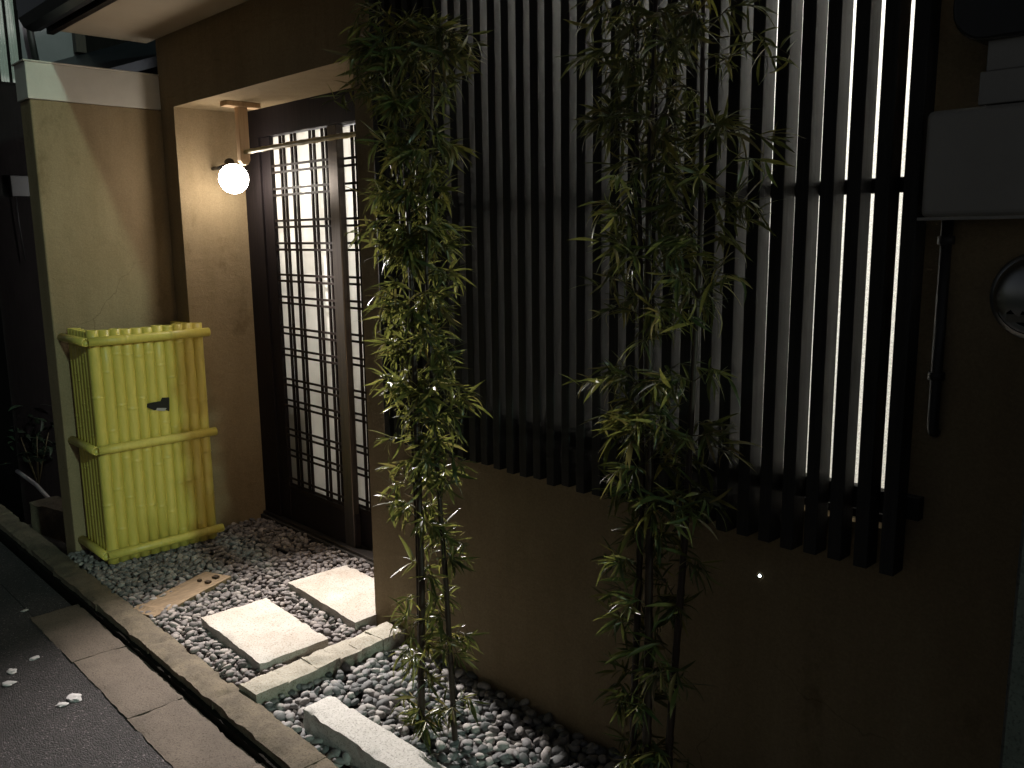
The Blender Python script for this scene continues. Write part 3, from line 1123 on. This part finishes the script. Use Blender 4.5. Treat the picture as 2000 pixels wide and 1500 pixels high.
c2 = [([push(p) for p in ps], r) for ps, r in c2]
t2 = [(0.14, 1, 5, 0.11, 5), (0.18, 2, 4, 0.1, 5), (0.36, 0, 4, 0.1, 5), (0.38, 1, 4, 0.12, 5), (0.55, 1, 5, 0.12, 5), (0.66, 1, 5, 0.12, 5), (0.80, 1, 5, 0.13, 5), (0.24, 0, 4, 0.10, 5), (0.26, 1, 4, 0.10, 5), (0.27, 2, 3, 0.09, 4), (0.47, 1, 4, 0.13, 5), (0.50, 2, 4, 0.13, 5), (0.60, 0, 4, 0.12, 4), (0.62, 2, 4, 0.13, 5), (0.72, 0, 5, 0.13, 5), (0.74, 2, 3, 0.13, 4),
      (0.86, 1, 6, 0.15, 5), (0.89, 2, 6, 0.18, 6), (0.93, 0, 4, 0.13, 5)]
for z in (1.02, 1.09, 1.17, 1.31, 1.37, 1.46, 1.53):
    for ci in (0, 1, 2):
        t2.append((z + rt.uniform(-.03, .03), ci, rt.choice((4, 5)), rt.uniform(0.14, 0.24), 5))
z = 1.62
while z < 2.12:
    for ci in (0, 1, 2):
        t2.append((z + rt.uniform(-.04, .04), ci, rt.choice((5, 6)), rt.uniform(0.14, 0.27), 6))
    z += 0.085
bamboo('bamboo plant with three dark culms in the dark bed before the slatted screen', (-1.212, 1.614, -0.02), c2,
       [(1.5 + (z - 1.5) * PUSH, a, b, c, d) for z, a, b, c, d in t2], 12)

# ------------------------------------------------------------------ things on the right of the wall
mb = thing('meter_cover', 'grey rounded metal cover box on the wall below the electricity meter', 'metal box', (-0.565, FAC, 1.62))
o = put('case', MB().box(-0.103, 0.14, -0.105, -0.0005, -0.099, 0.096), GREYBOX, mb, bevel=0.012, seg=4)
put('lip', MB().box(-0.106, 0.143, -0.1085, -0.1055, -0.104, -0.098), GREYBOX, mb, bevel=0.001)
put('screw', MB().lathe([(0.0001, -0.004), (0.005, -0.003), (0.006, 0.0)], (0.085, -0.1055, -0.035), 'y', 10), STEEL, mb)

met = thing('electricity_meter', 'dark round-bottomed electricity meter at the top right of the wall', 'meter', (-0.535, FAC, 1.83))
R, prof = 0.105, []
pts = [(-R, 0.30), (-R, 0.06)] + [(-R + 0.06 * (1 - math.cos(a)), 0.06 - 0.06 * math.sin(a) + 0.0) for a in [PI / 2 * i / 6 for i in range(1, 7)]]
pts = pts + [(-x, z) for x, z in reversed(pts)]
n = len(pts)
mm = MB()
mm.add([(x, y, z + 0.0) for y in (-0.09, -0.0005) for x, z in pts], [(i, (i + 1) % n, n + (i + 1) % n, n + i) for i in range(n)] + [tuple(range(n))[::-1], tuple(range(n, 2 * n))])
put('case', mm, BLACKP, met, bevel=0.006, seg=3)
put('dial_window', MB().box(-0.06, 0.06, -0.0945, -0.0905, 0.12, 0.2), GREYBOX, met, bevel=0.004)
con = thing('cable_conduit', 'short square metal cable duct joining the meter and the cover box', 'conduit', (-0.54, FAC, 1.72))
put('upper_duct', MB().box(-0.040, 0.045, -0.075, -0.001, 0.058, 0.118), GREYBOX, con, bevel=0.002)
put('lower_duct', MB().box(-0.048, 0.052, -0.08, -0.001, 0.0, 0.0575), GREYBOX, con, bevel=0.002)

pp = thing('drain_pipe', 'thin dark vertical pipe on the wall below the grey cover box', 'pipe', (-0.648, FAC - 0.016, 0.0))
put('tube', MB().tube([(0, 0.016, 1.09), (0, 0.006, 1.093), (0, 0.001, 1.102), (0, 0, 1.115), (0, 0, 1.518)], 0.011, 14), PIPEM, pp)
put('clip', MB().lathe([(0.0135, 0), (0.016, 0.001), (0.016, 0.016), (0.0135, 0.017)], (0, 0, 1.2), 'z', 14), PIPEM, pp)
put('clip', MB().lathe([(0.0135, 0), (0.016, 0.001), (0.016, 0.016), (0.0135, 0.017)], (0, 0, 1.47), 'z', 14), PIPEM, pp)

vent = thing('vent_cap', 'round stainless steel vent cap with a dark slot at the right edge', 'vent', (-0.482, FAC, 1.375))
put('flange', MB().lathe([(0.06, -0.012), (0.080, -0.012), (0.083, -0.006), (0.083, -0.0005)], (0, 0, 0), 'y', 40), STEEL, vent)
dome = MB()
for k in range(40):
    pass
hood = MB().lathe([(0.0005, -0.050)] + [(0.074 * math.sin(a), -0.012 - 0.038 * math.cos(a)) for a in [PI / 2 * i / 8 for i in range(1, 9)]], (0, 0, 0), 'y', 40)
keep = [f for f in hood.f if not (sum(hood.v[i][2] for i in f) / len(f) < -0.030)]
hood.f, hood.sm = keep, [True] * len(keep)
put('hood', hood, STEEL, vent)
put('throat', MB().lathe([(0.0005, -0.004), (0.06, -0.004), (0.073, -0.013)], (0, 0, 0), 'y', 32), BLACKP, vent)
put('flap', MB().add([(-0.05, -0.012, -0.05), (0.05, -0.012, -0.05), (0.045, -0.026, -0.034), (-0.045, -0.026, -0.034)], [(0, 1, 2, 3)]), STEEL, vent)

led = thing('wall_light', 'tiny round white light low on the dark wall under the slats', 'light', (-1.03, FAC, 0.67))
put('lens', MB().lathe([(0.0002, -0.006), (0.003, -0.005), (0.0042, -0.001)], (0, 0, 0), 'y', 12), LEDM, led)
put('bezel', MB().lathe([(0.0045, -0.003), (0.007, -0.003), (0.008, -0.0005)], (0, 0, 0), 'y', 14), BLACKP, led)

pil = MB().box(-0.395, 0.1, 1.505, FAC - 0.002, -0.3, 1.36)
tag(put('concrete_pillar', pil, CONC, bevel=0.006), 'rough grey concrete pillar at the right end of the wall', 'pillar')

# ------------------------------------------------------------------ left background: the neighbour
nb = thing('neighbour_house', 'dark neighbouring house with a pale upper wall beyond the wing wall', 'building', (-6.5, 3.0, 0))
ni = (6.5, -3.0, 0)
put('lower_wall', MB().box(-11, -6.0, 1.42, 6, -0.3, 2.42), DARKWALL, nb, ni)
put('upper_wall', MB().box(-11, -6.05, 1.70, 2.03, 2.42, 4.5), PALEWALL, nb, ni)
put('rear_wall', MB().box(-11, -6.3, 2.031, 6, 2.42, 4.5), DARKWALL, nb, ni)
put('corner_post', MB().box(-6.06, -5.99, 2.0, 2.06, 2.66, 3.4), CULM, nb, ni)
lr = MB()
lr.add([(-6.0, 1.72, 2.53), (-6.0, 3.2, 3.10), (-5.4, 3.2, 2.93), (-5.4, 1.72, 2.38), (-6.0, 1.72, 2.43), (-6.0, 3.2, 3.0), (-5.4, 3.2, 2.85), (-5.4, 1.72, 2.33)],
       [(0, 3, 2, 1), (4, 5, 6, 7), (0, 4, 7, 3), (3, 7, 6, 2), (2, 6, 5, 1), (1, 5, 4, 0)])
put('side_roof', lr, ROOFM, nb, ni)
w = put('window', MB().box(-6.9, -6.04, 1.50, 1.699, 2.425, 3.4), DARKWALL, nb, ni)
for k in range(3):
    cv = MB()
    vs = []
    for i in range(13):
        yy = 1.505 + 0.062 * k + 0.045 * i / 12
        xx = -6.03 + 0.006 * math.sin(i * 1.6)
        vs += [(xx, yy, 2.44), (xx, yy, 3.38)]
    cv.add(vs, [(2 * i, 2 * i + 2, 2 * i + 3, 2 * i + 1) for i in range(12)], True)
    put('curtain', cv, CURTAIN, w)
put('downpipe', MB().tube([(-5.93, 1.70, 3.3), (-5.93, 1.715, 2.95), (-5.94, 1.73, 2.70), (-5.95, 1.76, 2.45)], 0.02, 10), PIPEM, nb, ni)
sg = thing('wall_box', 'small grey box on the dark neighbouring wall', 'box', (-5.99, 1.59, 1.82))
put('case', MB().box(-0.005, 0.05, -0.055, 0.10, -0.06, 0.065), PIPEM, sg, bevel=0.004)
put('cable', MB().tube([(0.03, -0.03, -0.06), (0.028, -0.028, -0.2), (0.03, -0.015, -0.45)], 0.004, 6), PIPEM, sg)

tag(put_bm('kerb_stone', rough_block(0.34, 0.14, 0.2, 33, 0.03, 0.014, 0.03), KERB, None, (-5.32, 1.455, 0.0), (0, 0, 0.25)), 'rough dark stone block on the ground behind the wing wall', 'stone')
bp = thing('bent_pipe', 'pale bent pipe leaning among plants at the far left', 'pipe', (-5.6, 1.42, -0.05))
put('tube', MB().tube([(-0.36, -0.02, 0.12), (-0.2, 0.0, 0.095), (-0.12, 0.02, 0.07), (0.15, 0.05, -0.02)], 0.012, 8), WHITE, bp)
pot = thing('shrub', 'small dim leafy shrub in the shadows at the far left', 'shrub', (-6.0, 1.52, -0.06))
st_ = MB()
for k in range(5):
    a = k * 1.3
    st_.tube([(0, 0, 0), (0.04 * math.cos(a), 0.04 * math.sin(a), 0.16), (0.09 * math.cos(a), 0.09 * math.sin(a), 0.34)], [0.006, 0.005, 0.003], 6)
put('stems', st_, TWIG, pot)
rp_ = random.Random(9)
V, F, n = [], [], 0
for i in range(110):
    vs, fs = LEAVES[i % 10]
    a, e = rp_.uniform(0, 6.28), rp_.uniform(-.1, 1.2)
    d = Vector((math.cos(a) * math.cos(e), math.sin(a) * math.cos(e), math.sin(e)))
    m = np.array(frame(d, roll=rp_.gauss(0, .6)))
    p = np.array((rp_.gauss(0, .06), rp_.gauss(0, .06), 0.17 + abs(rp_.gauss(0, .14))))
    V.append((vs * np.array((1, 2.2, 1)) * rp_.uniform(.06, .12)) @ m.T + p)
    F += [tuple(i_ + n for i_ in f) for f in fs]
    n += len(vs)
me = bpy.data.meshes.new('leaves')
me.from_pydata(np.concatenate(V).tolist(), [], F)
me.materials.append(DIMLEAF)
tag(link('leaves', me, pot), kind='stuff')

# scraps on the road
scr_l = ['largest white scrap lying on the dark road beside the gutter covers', 'white scrap just below the largest one on the road',
         'faint white scrap on the road at the corner of the first gutter cover', 'flat white scrap at the left edge of the road',
         'second flat white scrap close to the left picture edge on the road', 'small white scrap alone on the upper part of the road']
for k, (x, y, s) in enumerate(((-3.0, 0.80, 0.034), (-2.985, 0.757, 0.021), (-3.41, 0.79, 0.02), (-3.36, 0.70, 0.024), (-3.27, 0.668, 0.026), (-3.90, 0.885, 0.016))):
    bm = bmesh.new()
    bmesh.ops.create_icosphere(bm, subdivisions=3, radius=1)
    off = Vector((k * 7.3, k, 2))
    for v in bm.verts:
        d = 1 + 0.45 * noise.noise(v.co * 1.3 + off) + 0.2 * noise.noise(v.co * 4 + off)
        v.co = Vector((v.co.x * d * s * .85, v.co.y * d * s * .62, v.co.z * d * s * 0.2))
    tag(put_bm('paper_scrap', bm, WHITE, None, (x, y, -0.036 + s * .05), (0, 0, k)), scr_l[k], 'scrap', 'white scraps on the road')
